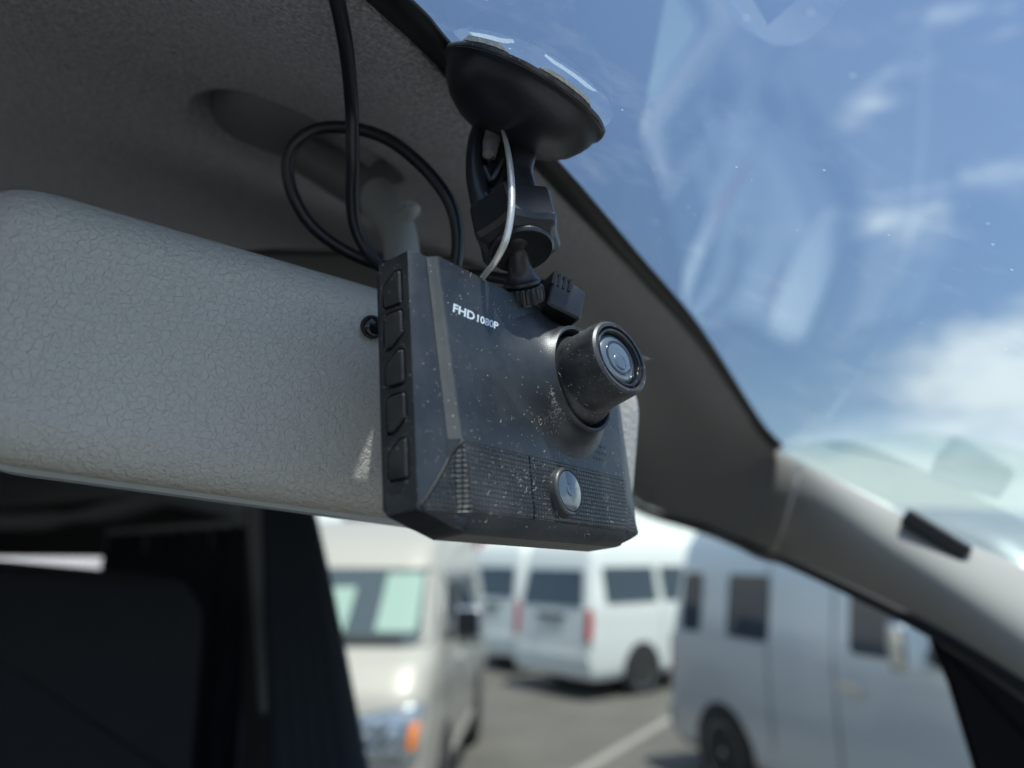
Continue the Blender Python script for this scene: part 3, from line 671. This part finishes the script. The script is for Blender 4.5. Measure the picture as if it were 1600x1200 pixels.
# stem and foot
mi = mirror.matrix_world.inverted()
def toM(p): return mi @ p
st = [P(470, 238, .306), P(530, 272, .298), P(590, 312, .288), P(618, 350, .275), P(628, 400, .262), P(626, 470, .247), P(622, 560, .236)]
tube('shaded_stem_root', [toM(p) for p in st[:3]], [.0085, .0095, .0088], M['cover'], mirror, 24, 10, .8)  # upper stem coloured darker than the rest, in place of shade
tube('stem', [toM(p) for p in st[2:]], [.0092, .0082, .0080, .0085, .009], M['greysm'], mirror, 24, 10, .8)
tube('stem_nub', [toM(P(608, 352, .27)), toM(P(632, 338, .266)), toM(P(645, 324, .262)), toM(P(647, 320, .2615))], [.003, .0032, .0031, .0016], M['greysm'], mirror, 16, 6)
x_, y_, z_ = basis(-Uv)
def foot():
    c = V(mcf, mcl, roof_u(mcf, mcl) + .009)
    ex = (Lv * .97 + Fv * .25).normalized(); ey = (Lv * -.25 + Fv * .97).normalized()
    out = [Vector((.036 * math.cos(t) * (1), .0215 * math.sin(t))) for t in [2 * math.pi * i / 64 for i in range(64)]]
    out = [Vector((math.copysign(abs(q.x / .036) ** .75, q.x) * .036, math.copysign(abs(q.y / .0215) ** .75, q.y) * .0215)) for q in out]
    slab('mount_cover', out, [(0, .004), (0, -.002), (.003, -.007), (.008, -.010), (.014, -.012)], lambda a, b, w_: toM(c + ex * a + ey * b + Uv * w_), M['cover'], mirror, 60)
foot()

# ================================================================== DASH CAMERA
Xd = Vector((.5981, .7971, -.0331)).normalized(); Yd = Vector((.7934, -.59, .1284)); Yd = (Yd - Xd * Yd.dot(Xd)).normalized()
Zd = Xd.cross(-Yd).normalized()
Od = Vector((-.01862, .14871, .00919)) + EY
cam_root = frame_empty('dash_camera', Od, Xd, -Yd, Zd)
tag(cam_root, 'dusty black dash camera with FHD 1080P print hanging under the suction mount', 'dash camera')
di = cam_root.matrix_world.inverted()
W, H, TH, DF, H1 = .0930, .0580, .0092, .0033, .0148
def bz(z): return interp([-.006, 0, H1, H], [.0125, .0122, .0110, .0064], z)
def stw(z): return lerp(.0024, .0015, max(0, min(1, z / H)))
def front(x, z):
    x = min(x, W - x); b = bz(z); st = stw(z); xa = b - st
    if x < xa: g = .36 * DF * (1 - (1 - x / xa) ** 2.4)
    elif x < b: g = lerp(.36 * DF, DF, (x - xa) / st)
    else: g = DF
    if z < .002:
        q = min(1, (.002 - z) / .0060); g -= .0040 * (1 - math.sqrt(max(0, 1 - q * q * .98)))
    return g
def x0z(z): return 0 if z >= 0 else .014 * (-z / .0042)
zr = [H, H - .0004] + [lerp(H - .001, .003, i / 26) for i in range(27)] + [.002, .001, 0, -.0006, -.0014, -.0022, -.0030, -.0037, -.0042]
def build_shell():
    vs = []; fs = []; NX = None
    for z in zr:
        a = x0z(z); b = bz(z); xa = b - stw(z)
        if z < 0:
            q = -z / .0042; cols = [lerp(a, W - a, i / 100) for i in range(101)]
            full = [xa * (i / 14) for i in range(14)] + [lerp(xa, b, i / 3) for i in range(3)] + [lerp(b, W / 2, i / 33) for i in range(33)]
            full = full + [W / 2] + [W - c for c in full[::-1]]
            cols = [a + (W - 2 * a) * c / W for c in full]
        else:
            cols = [xa * (i / 14) for i in range(14)] + [lerp(xa, b, i / 3) for i in range(3)] + [lerp(b, W / 2, i / 33) for i in range(33)]
            cols = cols + [W / 2] + [W - c for c in cols[::-1]]
        NX = len(cols) - 1
        for x in cols: vs.append((x, -front(x, z), z))
        for x in cols: vs.append((x, TH, z))
    S = 2 * (NX + 1); K = len(zr)
    for k in range(K - 1):
        a = k * S; b = a + S
        for i in range(NX):
            fs.append((a + i, b + i, b + i + 1, a + i + 1)); o = NX + 1
            fs.append((a + o + i + 1, b + o + i + 1, b + o + i, a + o + i))
        fs.append((a, a + NX + 1, b + NX + 1, b)); fs.append((a + NX, b + NX, b + 2 * NX + 1, a + 2 * NX + 1))
    for base in (0, (K - 1) * S):
        for i in range(NX): fs.append((base + i, base + i + 1, base + NX + 2 + i, base + NX + 1 + i))
    return mesh('body_shell', vs, fs, M['shell'], cam_root, True, 18)
shell = build_shell()
# buttons on the side: pockets are really cut
BT = [(54.1, 46.0, 0), (44.4, 36.3, 1), (35.0, 27.2, 0), (25.1, 17.1, 1), (15.1, 6.6, 0)]
outs = []
for z1, z0, k in BT:
    z1 *= .001; z0 *= .001; ya, yb = .0024, .0078
    if k == 0: q = [(ya, z0), (yb, z0 + .0004), (yb, z1 - .0026), (ya + .0018, z1), (ya, z1)]
    else: q = [(ya, z0 + .0026), (yb - .0018, z0), (yb, z0), (yb, z1), (ya, z1)]
    outs.append(round_poly([Vector(p) for p in q], .0010, 6))
frx = lambda a, b, w_: Vector((w_, a, b))
for q in outs:
    cut = slab('cut', inset(q, -.00050), [(0, -.002), (0, .0008)], frx, None, None); cut.matrix_world = cam_root.matrix_world.copy(); bpy.context.view_layer.update()
    md = shell.modifiers.new('b', 'BOOLEAN'); md.operation = 'DIFFERENCE'; md.object = cut; md.solver = 'EXACT'
    bpy.context.view_layer.update(); bake(shell); bpy.data.objects.remove(cut)
shell.data.set_sharp_from_angle(angle=R(18))
bv = shell.modifiers.new('bev', 'BEVEL'); bv.width = .0005; bv.segments = 2; bv.limit_method = 'ANGLE'; bv.angle_limit = R(38); bv.harden_normals = False
for i, q in enumerate(outs):
    b = slab('button', q, [(0, .001), (0, .0000), (.00010, -.00024), (.00028, -.00040), (.00050, -.00046)], frx, M['button'], cam_root, 24)
# back shell
slab('back_shell', round_poly([Vector((.0005, .0008)), Vector((W - .0005, .0008)), Vector((W - .0005, H - .0008)), Vector((.0005, H - .0008))], .0012, 5),
     [(.001, TH - .0005), (.0006, TH + .0003), (0, TH + .0005), (.0, TH + .0013), (.0008, TH + .0018)], lambda a, b, w_: Vector((a, w_, b)), M['shell'], cam_root)
# gridded lower panel, two pieces
def grid_panel(name, xa, xb, lab=None, lift=.0006):
    nz = 26; nx = 60; rows = []
    z0, z1 = -.0002, H1
    def edge(z): return max(bz(z) * (max(0, z - .0004) / H1) + .0006, x0z(z) + .0008)
    def pt(u, v):
        z = lerp(z0, z1, v); l = max(xa, edge(z)); r = min(xb, W - edge(z)); x = lerp(l, r, u)
        e = lift if (0.0 < u < 1.0 and v < 1.0) else -.0008
        return Vector((x, -front(x, z) - e, z))
    def uu(i): return [0, 0.0002, .999999][0] if i == 0 else (1.0 if i == nx - 1 else (i - 1) / (nx - 3) * .9998 + .0001)
    vs = [pt(uu(i), (j / (nz - 2) * .9999 if j < nz - 1 else 1.0)) for j in range(nz) for i in range(nx)]
    fs = [(j * nx + i, j * nx + i + 1, (j + 1) * nx + i + 1, (j + 1) * nx + i) for j in range(nz - 1) for i in range(nx - 1)]
    return mesh(name, vs, fs, M['gridp'], cam_root, True, 35)
def dface(px, py, off=0.0):      # bearing to a spot on the front face (local x, z)
    p = hit(px, py, Od + Yd * (DF + off), Yd); q = di @ p; return q
dv = dface(829, 770).x
grid_panel('grid_panel', 0, dv - .0003); grid_panel('grid_panel', dv + .0003, W)
gp = []
for t_ in [i / 10 for i in range(11)]: z_ = lerp(.0006, H1, t_); gp.append(Vector((bz(z_) * max(0, z_ - .0004) / H1 + .0004, 0, z_ + .0001)))
gp += [Vector((lerp(bz(H1) + .0008, W - bz(H1) - .0008, i / 14), 0, H1 + .00022)) for i in range(15)]
gp += [Vector((W - p_.x, 0, p_.z)) for p_ in gp[:11][::-1]]
gp = [Vector((p_.x, -front(p_.x, p_.z) - .00005, p_.z)) for p_ in gp]
tube('panel_groove', gp, .00026, M['frit'], cam_root, 8, 0)
M['strip'] = dusty('lit_bevel_plastic', (.075, .076, .072), .34, amount=.8)  # the bevel's brighter reflection put into a lighter plastic colour
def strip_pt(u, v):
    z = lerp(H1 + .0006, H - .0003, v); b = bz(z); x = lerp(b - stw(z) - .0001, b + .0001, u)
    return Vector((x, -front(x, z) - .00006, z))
grid_mesh('lit_bevel_strip', strip_pt, 6, 40, M['strip'], cam_root)
# lens boss: flared collar moulded out of the face
q0 = dface(903, 594, .0043); lb = Vector((q0.x, -DF, q0.z))
NB = 72; rows = [(.0222, 0.0, 1), (.0205, .00025, 1), (.0188, .0008, 1), (.0175, .0016, .9), (.0163, .0027, .7), (.0154, .0040, .4), (.01485, .0052, .15), (.0147, .0062, 0), (.0143, .0066, 0), (.0137, .0064, 0), (.0133, .0050, 0), (.0133, -.001, 0)]
vs = []; fs = []
for r, t, e in rows:
    for i in range(NB):
        th = 2 * math.pi * i / NB; cx, cz = math.cos(th), math.sin(th)
        ex = r * (1 + .42 * e * max(0, -cx) ** 2)
        x = lb.x + cx * ex; z = lb.z + cz * r * (1 - .04 * e)
        z = min(z, H - .0002); vs.append((x, -DF - t + (.0003 if t == 0 else 0), z))
for k in range(len(rows) - 1):
    for i in range(NB):
        j = (i + 1) % NB; fs.append((k * NB + i, k * NB + j, (k + 1) * NB + j, (k + 1) * NB + i))
mesh('lens_collar', vs, fs, M['shell'], cam_root, True, 50)
# barrel: points slightly up
f0 = Vector((lb.x, -DF - .004, lb.z))
best = None
for k in range(60):
    s = .165 + k * .001; c_ = di @ P(971, 557, s); v_ = c_ - f0
    if .0155 < v_.length < .0215:
        dev = v_.normalized().angle(Vector((0, -1, 0)))
        if best is None or dev < best[0]: best = (dev, c_)
fc = best[1]; ax = (fc - f0).normalized(); Lb = (fc - f0).length
print('BARREL dev', math.degrees(best[0]), 'len', Lb, 'lb', lb)
barrel = lathe('lens_barrel', [(.0125, -.006), (.0126, .0), (.0120, .0022), (.0112, .0036), (.0108, .0045), (.0104, Lb - .0015), (.0101, Lb - .0005), (.0095, Lb), (.0087, Lb - .0001), (.0086, Lb - .0006), (.0086, Lb - .003), (0, Lb - .003)], f0, ax, M['barrel'], cam_root, 80, 30)
lathe('lens_ring', [(.0082, Lb - .003), (.0082, Lb - .0005), (.0079, Lb - .0002), (.0074, Lb - .0004), (.0071, Lb - .0012), (.0070, Lb - .0026), (0, Lb - .0026)], f0, ax, M['gloss'], barrel, 64, 40)
lathe('lens_glass', [(.0070, Lb - .0020), (.0066, Lb - .0014), (.0050, Lb - .0009), (.0028, Lb - .0006), (0, Lb - .0005)], f0, ax, M['lensglass'], barrel, 64, 60)
lathe('lens_iris', [(.0024, Lb - .0008), (.0022, Lb - .0004), (.0012, Lb - .0003), (0, Lb - .0003)], f0 + Vector((-.0002, 0, -.0012)), ax, M['lenscore'], barrel, 40, 60)
lathe('lens_inner_ring', [(.0050, Lb - .0014), (.0048, Lb - .00075), (.0044, Lb - .00062), (.0041, Lb - .0007), (.0040, Lb - .0012)], f0, ax, M['lensdark'], barrel, 64, 60)
# small second lens
q1 = dface(886, 768, .0018); s0 = Vector((q1.x, -DF, q1.z))
sm = lathe('small_lens', [(.0062, -.001), (.0062, .0022), (.0060, .0026), (.0057, .0028), (.0053, .0027), (.0051, .0023), (0, .0023)], s0, (0, -1, 0), M['barrel'], cam_root, 56, 35)
lathe('small_lens_glass', [(.0050, .0022), (.0050, .0027), (.0048, .0028), (0, .0029)], s0, (0, -1, 0), M['lensglass2'], sm, 48, 50)
lathe('small_lens_iris', [(.0016, .0028), (.0015, .0031), (0, .0032)], s0 + Vector((0, 0, .0002)), (0, -1, 0), M['lenscore'], sm, 32, 50)
# speaker holes
hv = []; hf = []
for r_ in range(3):
    for c_ in range(5 if r_ != 2 else 4):
        c0 = dface(926 + c_ * 4.6 + r_ * 1.0, 694 + r_ * 10.5 + c_ * 1.4); b0 = len(hv)
        for i in range(10):
            th = 2 * math.pi * i / 10; hv.append((c0.x + .00042 * math.cos(th), -DF - .00005, c0.z + .00042 * math.sin(th)))
        for i in range(10):
            th = 2 * math.pi * i / 10; hv.append((c0.x + .00042 * math.cos(th), -DF + .0004, c0.z + .00042 * math.sin(th)))
        hf.append(tuple(range(b0, b0 + 10)))
        for i in range(10): j = (i + 1) % 10; hf.append((b0 + i, b0 + j, b0 + 10 + j, b0 + 10 + i))
mesh('speaker_holes', hv, hf, M['frit'], cam_root, False)
# lettering
def text(body, px0, px1, name):
    cu = bpy.data.curves.new('t', 'FONT'); cu.body = body; cu.size = 1; cu.shear = .18; cu.offset = .026; cu.extrude = .02; cu.resolution_u = 3
    o = bpy.data.objects.new('t', cu); C.objects.link(o); bpy.context.view_layer.update()
    me = bpy.data.meshes.new_from_object(o.evaluated_get(bpy.context.evaluated_depsgraph_get())); bpy.data.objects.remove(o)
    xs = [v.co.x for v in me.vertices]; ys = [v.co.y for v in me.vertices]; x0, x1, y0, y1 = min(xs), max(xs), min(ys), max(ys)
    bl = dface(*px0[0]); tl = dface(*px0[1]); br = dface(*px1)
    wd = br.x - bl.x; ht = tl.z - bl.z; sl = (br.z - bl.z) / wd
    for v in me.vertices:
        a = (v.co.x - x0) / (x1 - x0); b = (v.co.y - y0) / (y1 - y0); dz = v.co.z
        v.co = Vector((bl.x + a * wd, -DF - .00006 - dz * .001 * 1, bl.z + b * ht + a * wd * sl))
    return link(name, me, M['print'], cam_root, False)
text('FHD', ((707, 487), (706, 473)), (742, 502), 'print_fhd')
text('1080P', ((745, 503), (745, 491)), (779, 516), 'print_resolution')
# dust, lint and hair stuck to the case: far too many to count
def dust():
    vs = []; fs = []; rnd = random.Random(11)
    def hair(p, n, ln, wd, lift):
        t = Vector((rnd.uniform(-1, 1), rnd.uniform(-1, 1), rnd.uniform(-1, 1))); t = (t - n * t.dot(n)).normalized(); b = n.cross(t)
        K = 6; a = 0; cur = p.copy(); kp = []; bend = rnd.uniform(-.9, .9)
        for i in range(K): kp.append(cur + n * (.00006 + lift * i / K)); a += bend * .5; dr = t * math.cos(a) + b * math.sin(a); cur = cur + dr * ln / K
        b0 = len(vs)
        for i, q in enumerate(kp):
            s_ = b * wd; vs.append(q - s_); vs.append(q + s_); vs.append(q + n * wd * 1.4)
        for i in range(K - 1):
            for k in range(3): a1 = b0 + i * 3 + k; a2 = b0 + i * 3 + (k + 1) % 3; fs.append((a1, a2, a2 + 3, a1 + 3))
    def speck(p, n, r):
        b0 = len(vs); x, y, _ = basis(n); k = 5; ph = rnd.random() * 6
        for i in range(k): th = ph + i * 2 * math.pi / k; vs.append(p + (x * math.cos(th) + y * math.sin(th)) * r * rnd.uniform(.6, 1.3) + n * .00002)
        vs.append(p + n * r * .8)
        for i in range(k): fs.append((b0 + i, b0 + (i + 1) % k, b0 + k))
    Y = Vector((0, -1, 0))
    for i in range(950):
        x = rnd.uniform(.002, W - .002); z = rnd.uniform(.0, H - .001)
        if rnd.random() < .35: z = rnd.gauss(.008, .006); x = rnd.uniform(.012, W - .02)
        z = max(-.002, min(H - .001, z))
        if (Vector((x - lb.x, z - lb.z))).length < .0185: continue
        e = .00065 if z < H1 and x > bz(z) * z / H1 else 0
        p = Vector((x, -front(x, z) - e, z))
        if rnd.random() < .14: hair(p, Y, rnd.uniform(.0004, .0020), rnd.uniform(.00002, .000035), 0)
        else: speck(p, Y, rnd.choice([.00003, .00004, .00005, .00006, .00008, .00010, .00015]))
    for i in range(240):   # on the barrel
        th = rnd.uniform(0, 6.283); t = rnd.uniform(.003, Lb - .0002); x, y, a = basis(ax); n = x * math.cos(th) + y * math.sin(th)
        p = f0 + a * t + n * interp([0, .0045, Lb], [.0126, .0108, .0104], t)
        if rnd.random() < .15: hair(p, n, rnd.uniform(.0004, .0014), .000022, rnd.random() * .0001)
        else: speck(p, n, rnd.choice([.00005, .00007, .0001]))
    for i in range(620):   # scuffed lint patch beside the collar
        th = rnd.gauss(3.75, .16); rr = .0149 + abs(rnd.gauss(.0, .0022)); tt = .0048 * math.exp(-(rr - .0149) / .0022)
        p = Vector((lb.x + math.cos(th) * rr * 1.08, -DF - tt - .0002, lb.z + math.sin(th) * rr)); n = Vector((math.cos(th) * .5, -.8, math.sin(th) * .5)).normalized()
        hair(p, n, rnd.uniform(.0003, .0011), .000035, .0002)
    for i in range(150):   # fluff along the top edge and right rim of the lens
        x = rnd.uniform(.001, W * .75); p = Vector((x, rnd.uniform(-front(x, H), TH * .3), H)); hair(p, Vector((0, 0, 1)), rnd.uniform(.0005, .0018), .00003, rnd.uniform(0, .0010))
    for i in range(12):
        th = rnd.gauss(.3, .35); x, y, a = basis(ax); n = (x * math.cos(th) + y * math.sin(th)); p = f0 + a * (Lb - .0004) + n * .0100; hair(p, n, rnd.uniform(.001, .0026), .000018, .0010)
    for i in range(110):
        q = rnd.choice(outs); c_ = q[rnd.randrange(len(q))]; y = c_.x + rnd.gauss(0, .0005); z = c_.y + rnd.gauss(0, .0008)
        speck(Vector((-.00004, max(.0003, min(TH - .0003, y)), z)), Vector((-1, 0, 0)), rnd.choice([.00005, .00007, .00011]))
    o = mesh('dust', vs, fs, mat('lint', (.62, .60, .55), .8), cam_root, False); o['kind'] = 'stuff'
dust()

# ================================================================== SUCTION MOUNT
nloc = (Fv * math.cos(R(59)) + Uv * math.sin(R(59)) + Lv * 2 * KC * ((PCUP - EY).dot(Lv) - KL0)).normalized()
mount = frame_empty('suction_mount', PCUP - nloc * .0018, *basis(nloc)); tag(mount, 'black suction cup mount stuck to the windscreen holding the dash camera', 'camera mount')
mm = mount.matrix_world.inverted()
def tm(p): return mm @ p
Z = Vector((0, 0, 1))
CR = .0242
cup = lathe('suction_cup', [(CR, -.0004), (CR, -.0016), (CR * .975, -.0022), (CR * .95, -.0028), (CR * .93, -.0045), (CR * .88, -.0066), (CR * .78, -.0095), (CR * .62, -.0122), (CR * .42, -.0140), (CR * .3, -.0145), (0, -.0148)], (0, 0, 0), (0, 0, 1), M['cup'], mount, 96, 30)
lathe('cup_rim', [(CR * 1.01, -.0012), (CR * 1.018, -.0008), (CR * 1.015, -.0002), (CR * .98, .0000)], (0, 0, 0), (0, 0, 1), M['edge'], cup, 96, 60, mod=lambda r, t, th: r * (1 + .004 * math.sin(17 * th) + .003 * math.sin(31 * th)))
def tab(a0, a1, name, w0, h):
    vs = []; fs = []; K = 24; rnd = random.Random(3)
    for i in range(K + 1):
        th = lerp(a0, a1, i / K); e = min(1, 6 * min(i, K - i) / K)
        for r, z in ((CR * .93, -.0001), (CR * (1 + .02 * e) + rnd.uniform(-.0003, .0003), -.0002), (CR * (1 + .03 * e), .0010 * e * h), (CR * .93, .0010 * e * h)):
            vs.append((math.cos(th) * r, math.sin(th) * r, z + .0003))
    for i in range(K):
        for k in range(4): a1_ = i * 4 + k; a2 = i * 4 + (k + 1) % 4; fs.append((a1_, a2, a2 + 4, a1_ + 4))
    mesh(name, vs, fs, M['tape'], cup, True, 50)
# rim angle facing a bearing
def rim_angle(px, py):
    mw = mount.matrix_world; best = None
    for k in range(720):
        th = math.pi * k / 360; p = mw @ Vector((CR * math.cos(th), CR * math.sin(th), 0)) - EY
        cp, sp = math.cos(PITCH), math.sin(PITCH); dz = p.y * cp + p.z * sp; up = -p.y * sp + p.z * cp
        d = math.hypot(800 + 1155.6 * p.x / dz - px, 600 - 1155.6 * up / dz - py)
        if best is None or d < best[0]: best = (d, th)
    return best[1]
a1_, a2_ = rim_angle(722, 70), rim_angle(792, 84); tab(a1_, a2_, 'adhesive_residue', .01, .9)
a3_, a4_ = rim_angle(845, 100), rim_angle(925, 165); tab(a3_, a4_, 'adhesive_residue', .01, .6)
# yoke: two cheeks from the bowl down to the nut
def cheek(name, pts, rads, flat=.5, m='black', up=None): return tube(name, [tm(p) for p in pts], rads, M[m], mount, 16, 8, flat, up)
cheek('yoke_cheek', [P(758, 190, .208), P(746, 222, .206), P(742, 262, .203), P(748, 300, .201), P(762, 335, .200)], [.0028, .0028, .0027, .0030, .004], .9)
cheek('yoke_cheek', [P(826, 205, .207), P(816, 240, .205), P(812, 270, .203), P(818, 300, .201), P(822, 335, .199)], [.0055, .0040, .0036, .0042, .0052], .85)
cheek('yoke_web', [P(790, 195, .211), P(782, 240, .209), P(780, 285, .207), P(790, 330, .204)], [.0065, .0060, .0056, .0062], .55)
cheek('yoke_lip', [P(744, 262, .2015), P(748, 290, .200), P(762, 308, .1985), P(786, 306, .1975)], [.0008, .0009, .0009, .0008], 1.0, 'edge')
cheek('lever_stub', [P(772, 200, .2035), P(768, 222, .202), P(764, 246, .2005)], [.0022, .0024, .0018], .7, 'edge')
lathe('pivot_screw', [(.0016, -.002), (.0016, .0008), (.0012, .0012), (.0, .0013)], tm(P(763, 240, .2005)), tm(EY) - tm(P(763, 240, .2)), M['edge'], mount, 24)
cheek('lever_plate', [P(756, 262, .203), P(766, 282, .2025), P(776, 270, .203), P(786, 250, .204)], [.0013, .0015, .0013, .0012], .8)
# hexagonal locking nut
nc0 = P(806, 355, .1940); nax = (P(792, 300, .201) - P(816, 398, .190)).normalized()
def hexnut():
    x, y, a = basis(nax, Xd); o0 = nc0
    vs = []; fs = []; K = 72
    rows = [(-.0078, .60), (-.0072, .78), (-.0058, .93), (-.0042, 1.0), (.0042, 1.0), (.0054, .97), (.0059, .88), (.0059, .4)]
    for t, sc_ in rows:
        for i in range(K):
            th = 2 * math.pi * i / K + R(8); ph = (th % (math.pi / 3)) - math.pi / 6
            hx = .0106 / math.cos(ph); rr = lerp(.0118, min(hx, .0121), .95)
            # shallow scallop on each flat
            rr -= .0005 * math.cos(ph * 3) ** 2 if abs(ph) < .5 else 0
            rr *= sc_; vs.append(tm(o0 + a * t + (x * math.cos(th) + y * math.sin(th)) * rr))
    for k in range(len(rows) - 1):
        for i in range(K): j = (i + 1) % K; fs.append((k * K + i, k * K + j, (k + 1) * K + j, (k + 1) * K + i))
    fs.append(tuple(range(len(rows) * K - K, len(rows) * K)))
    return mesh('locking_nut', vs, fs, M['black'], mount, True, 22)
nut = hexnut()
lathe('socket_rim', [(.0066, -.0078), (.0080, -.0086), (.0086, -.0078), (.0082, -.0066), (.0074, -.0062), (.0060, -.006)], tm(nc0), (tm(nc0 + nax) - tm(nc0)), M['black'], mount, 48, 60)
# ball and neck standing on the dash camera
qa = hit(820, 470, Od + Zd * (H + .0002), Zd); qa_l = di @ qa
foot_w = cam_root.matrix_world @ Vector((dface(818, 470).x, TH * .45, H))
# choose point on the top face under bearing
foot_w = hit(816, 462, Od + Zd * H, Zd)
fl = di @ foot_w; print('FOOT', fl); fl.y = TH * .5; foot_w = cam_root.matrix_world @ fl
base = P(821, 470, (foot_w - EY).length / ray(818, 470).length)
fw = ray(820, 468).normalized() * ((foot_w - EY).length) + EY
neck_ax = (P(808, 392, .1930) - fw).normalized()
def nl(p): return tm(p)
na = tm(fw + neck_ax) - tm(fw); fo = tm(fw + neck_ax * .0004)
kn = lathe('knurled_ring', [(.0030, -.0016), (.0052, -.0012), (.0055, -.0004), (.0056, .0020), (.0054, .0027), (.0048, .0031), (.003, .0032)], fo, na, M['black'], mount, 120, 30, mod=lambda r, t, th: r * (1 - (.07 if math.sin(th * 22) < -.1 else 0)) if r > .004 and -.0006 < t < .0028 else r)
lathe('neck', [(.0030, .0030), (.0046, .0034), (.0051, .0040), (.0050, .0047), (.0042, .0053), (.0036, .0064), (.0033, .0080), (.0031, .0100), (.0030, .0122), (.0034, .0134), (.0052, .0150), (.0062, .0172), (.0064, .0190), (.0055, .0215), (.003, .0235), (0, .024)], fo, na, M['black'], mount, 56, 30)
lathe('thread_stud', [(.0026, -.0019), (.0026, -.001)], fo, na, M['metal'], mount, 24)

# ------------------------------------------------------------------ thin silver cord
cr = empty('silver_cord', P(790, 200, .2)); tag(cr, 'thin silvery cord arching from the suction cup to the top of the dash camera', 'cord'); co = Vector(cr.location)
tube('cord', [p - co for p in [P(780, 192, .200), P(788, 212, .195), P(795, 245, .189), P(799, 290, .1835), P(798, 335, .179), P(790, 375, .177), P(773, 410, .178), P(757, 430, .181), P(742, 450, .186)]], [.0004, .0006, .0008, .00095, .00095, .0009, .0008, .00075, .0007], M['cord'], cr, 14, 10)
# ------------------------------------------------------------------ power cable
pcb = empty('power_cable', P(550, 300, .24)); tag(pcb, 'black power cable dropping from the roof and looped beside the mirror stem', 'cable'); co = Vector(pcb.location)
pts = [P(505, -90, .160), P(522, -20, .170), P(540, 70, .186), P(549, 160, .206), P(551, 250, .214), P(550, 310, .220), P(556, 355, .224), P(576, 395, .227), P(612, 432, .230), P(660, 455, .226), P(700, 440, .222), P(714, 400, .2215), P(713, 350, .2225), P(697, 306, .2235), P(660, 260, .2255), P(610, 220, .227), P(555, 201, .228), P(500, 201, .229), P(463, 222, .230), P(449, 258, .231), P(458, 305, .233), P(485, 350, .235), P(525, 383, .236), P(575, 408, .236), P(640, 424, .232), P(740, 430, .222), P(820, 442, .214), P(862, 450, .208)]
tube('sheath', [p - co for p in pts], .00195, M['cable'], pcb, 20, 12)
def plug():
    c0 = P(878, 468, .2045); x = (P(905, 478, .207) - P(850, 452, .2035)).normalized(); y = Zd; z = x.cross(y).normalized(); y = z.cross(x)
    fr_ = lambda a, b, w_: c0 + x * a + y * b + z * w_ - co
    out = round_poly([Vector((-.0055, -.0060)), Vector((.0050, -.0065)), Vector((.0050, .0028)), Vector((.0020, .0036)), Vector((-.0055, .0040))], .0012, 5)
    pg = slab('plug', out, [(.0008, -.0040), (0, -.0034), (0, .0034), (.0008, .0040)], fr_, M['black'], pcb, 40)
    for k in range(4):
        o_ = round_poly([Vector((-.0058 + k * .0017, .0005)), Vector((-.0050 + k * .0017, .0005)), Vector((-.0050 + k * .0017, .0046)), Vector((-.0058 + k * .0017, .0046))], .0003, 3)
        slab('strain_relief', o_, [(0, -.0043), (0, .0043)], fr_, M['black'], pg, 40)
plug()
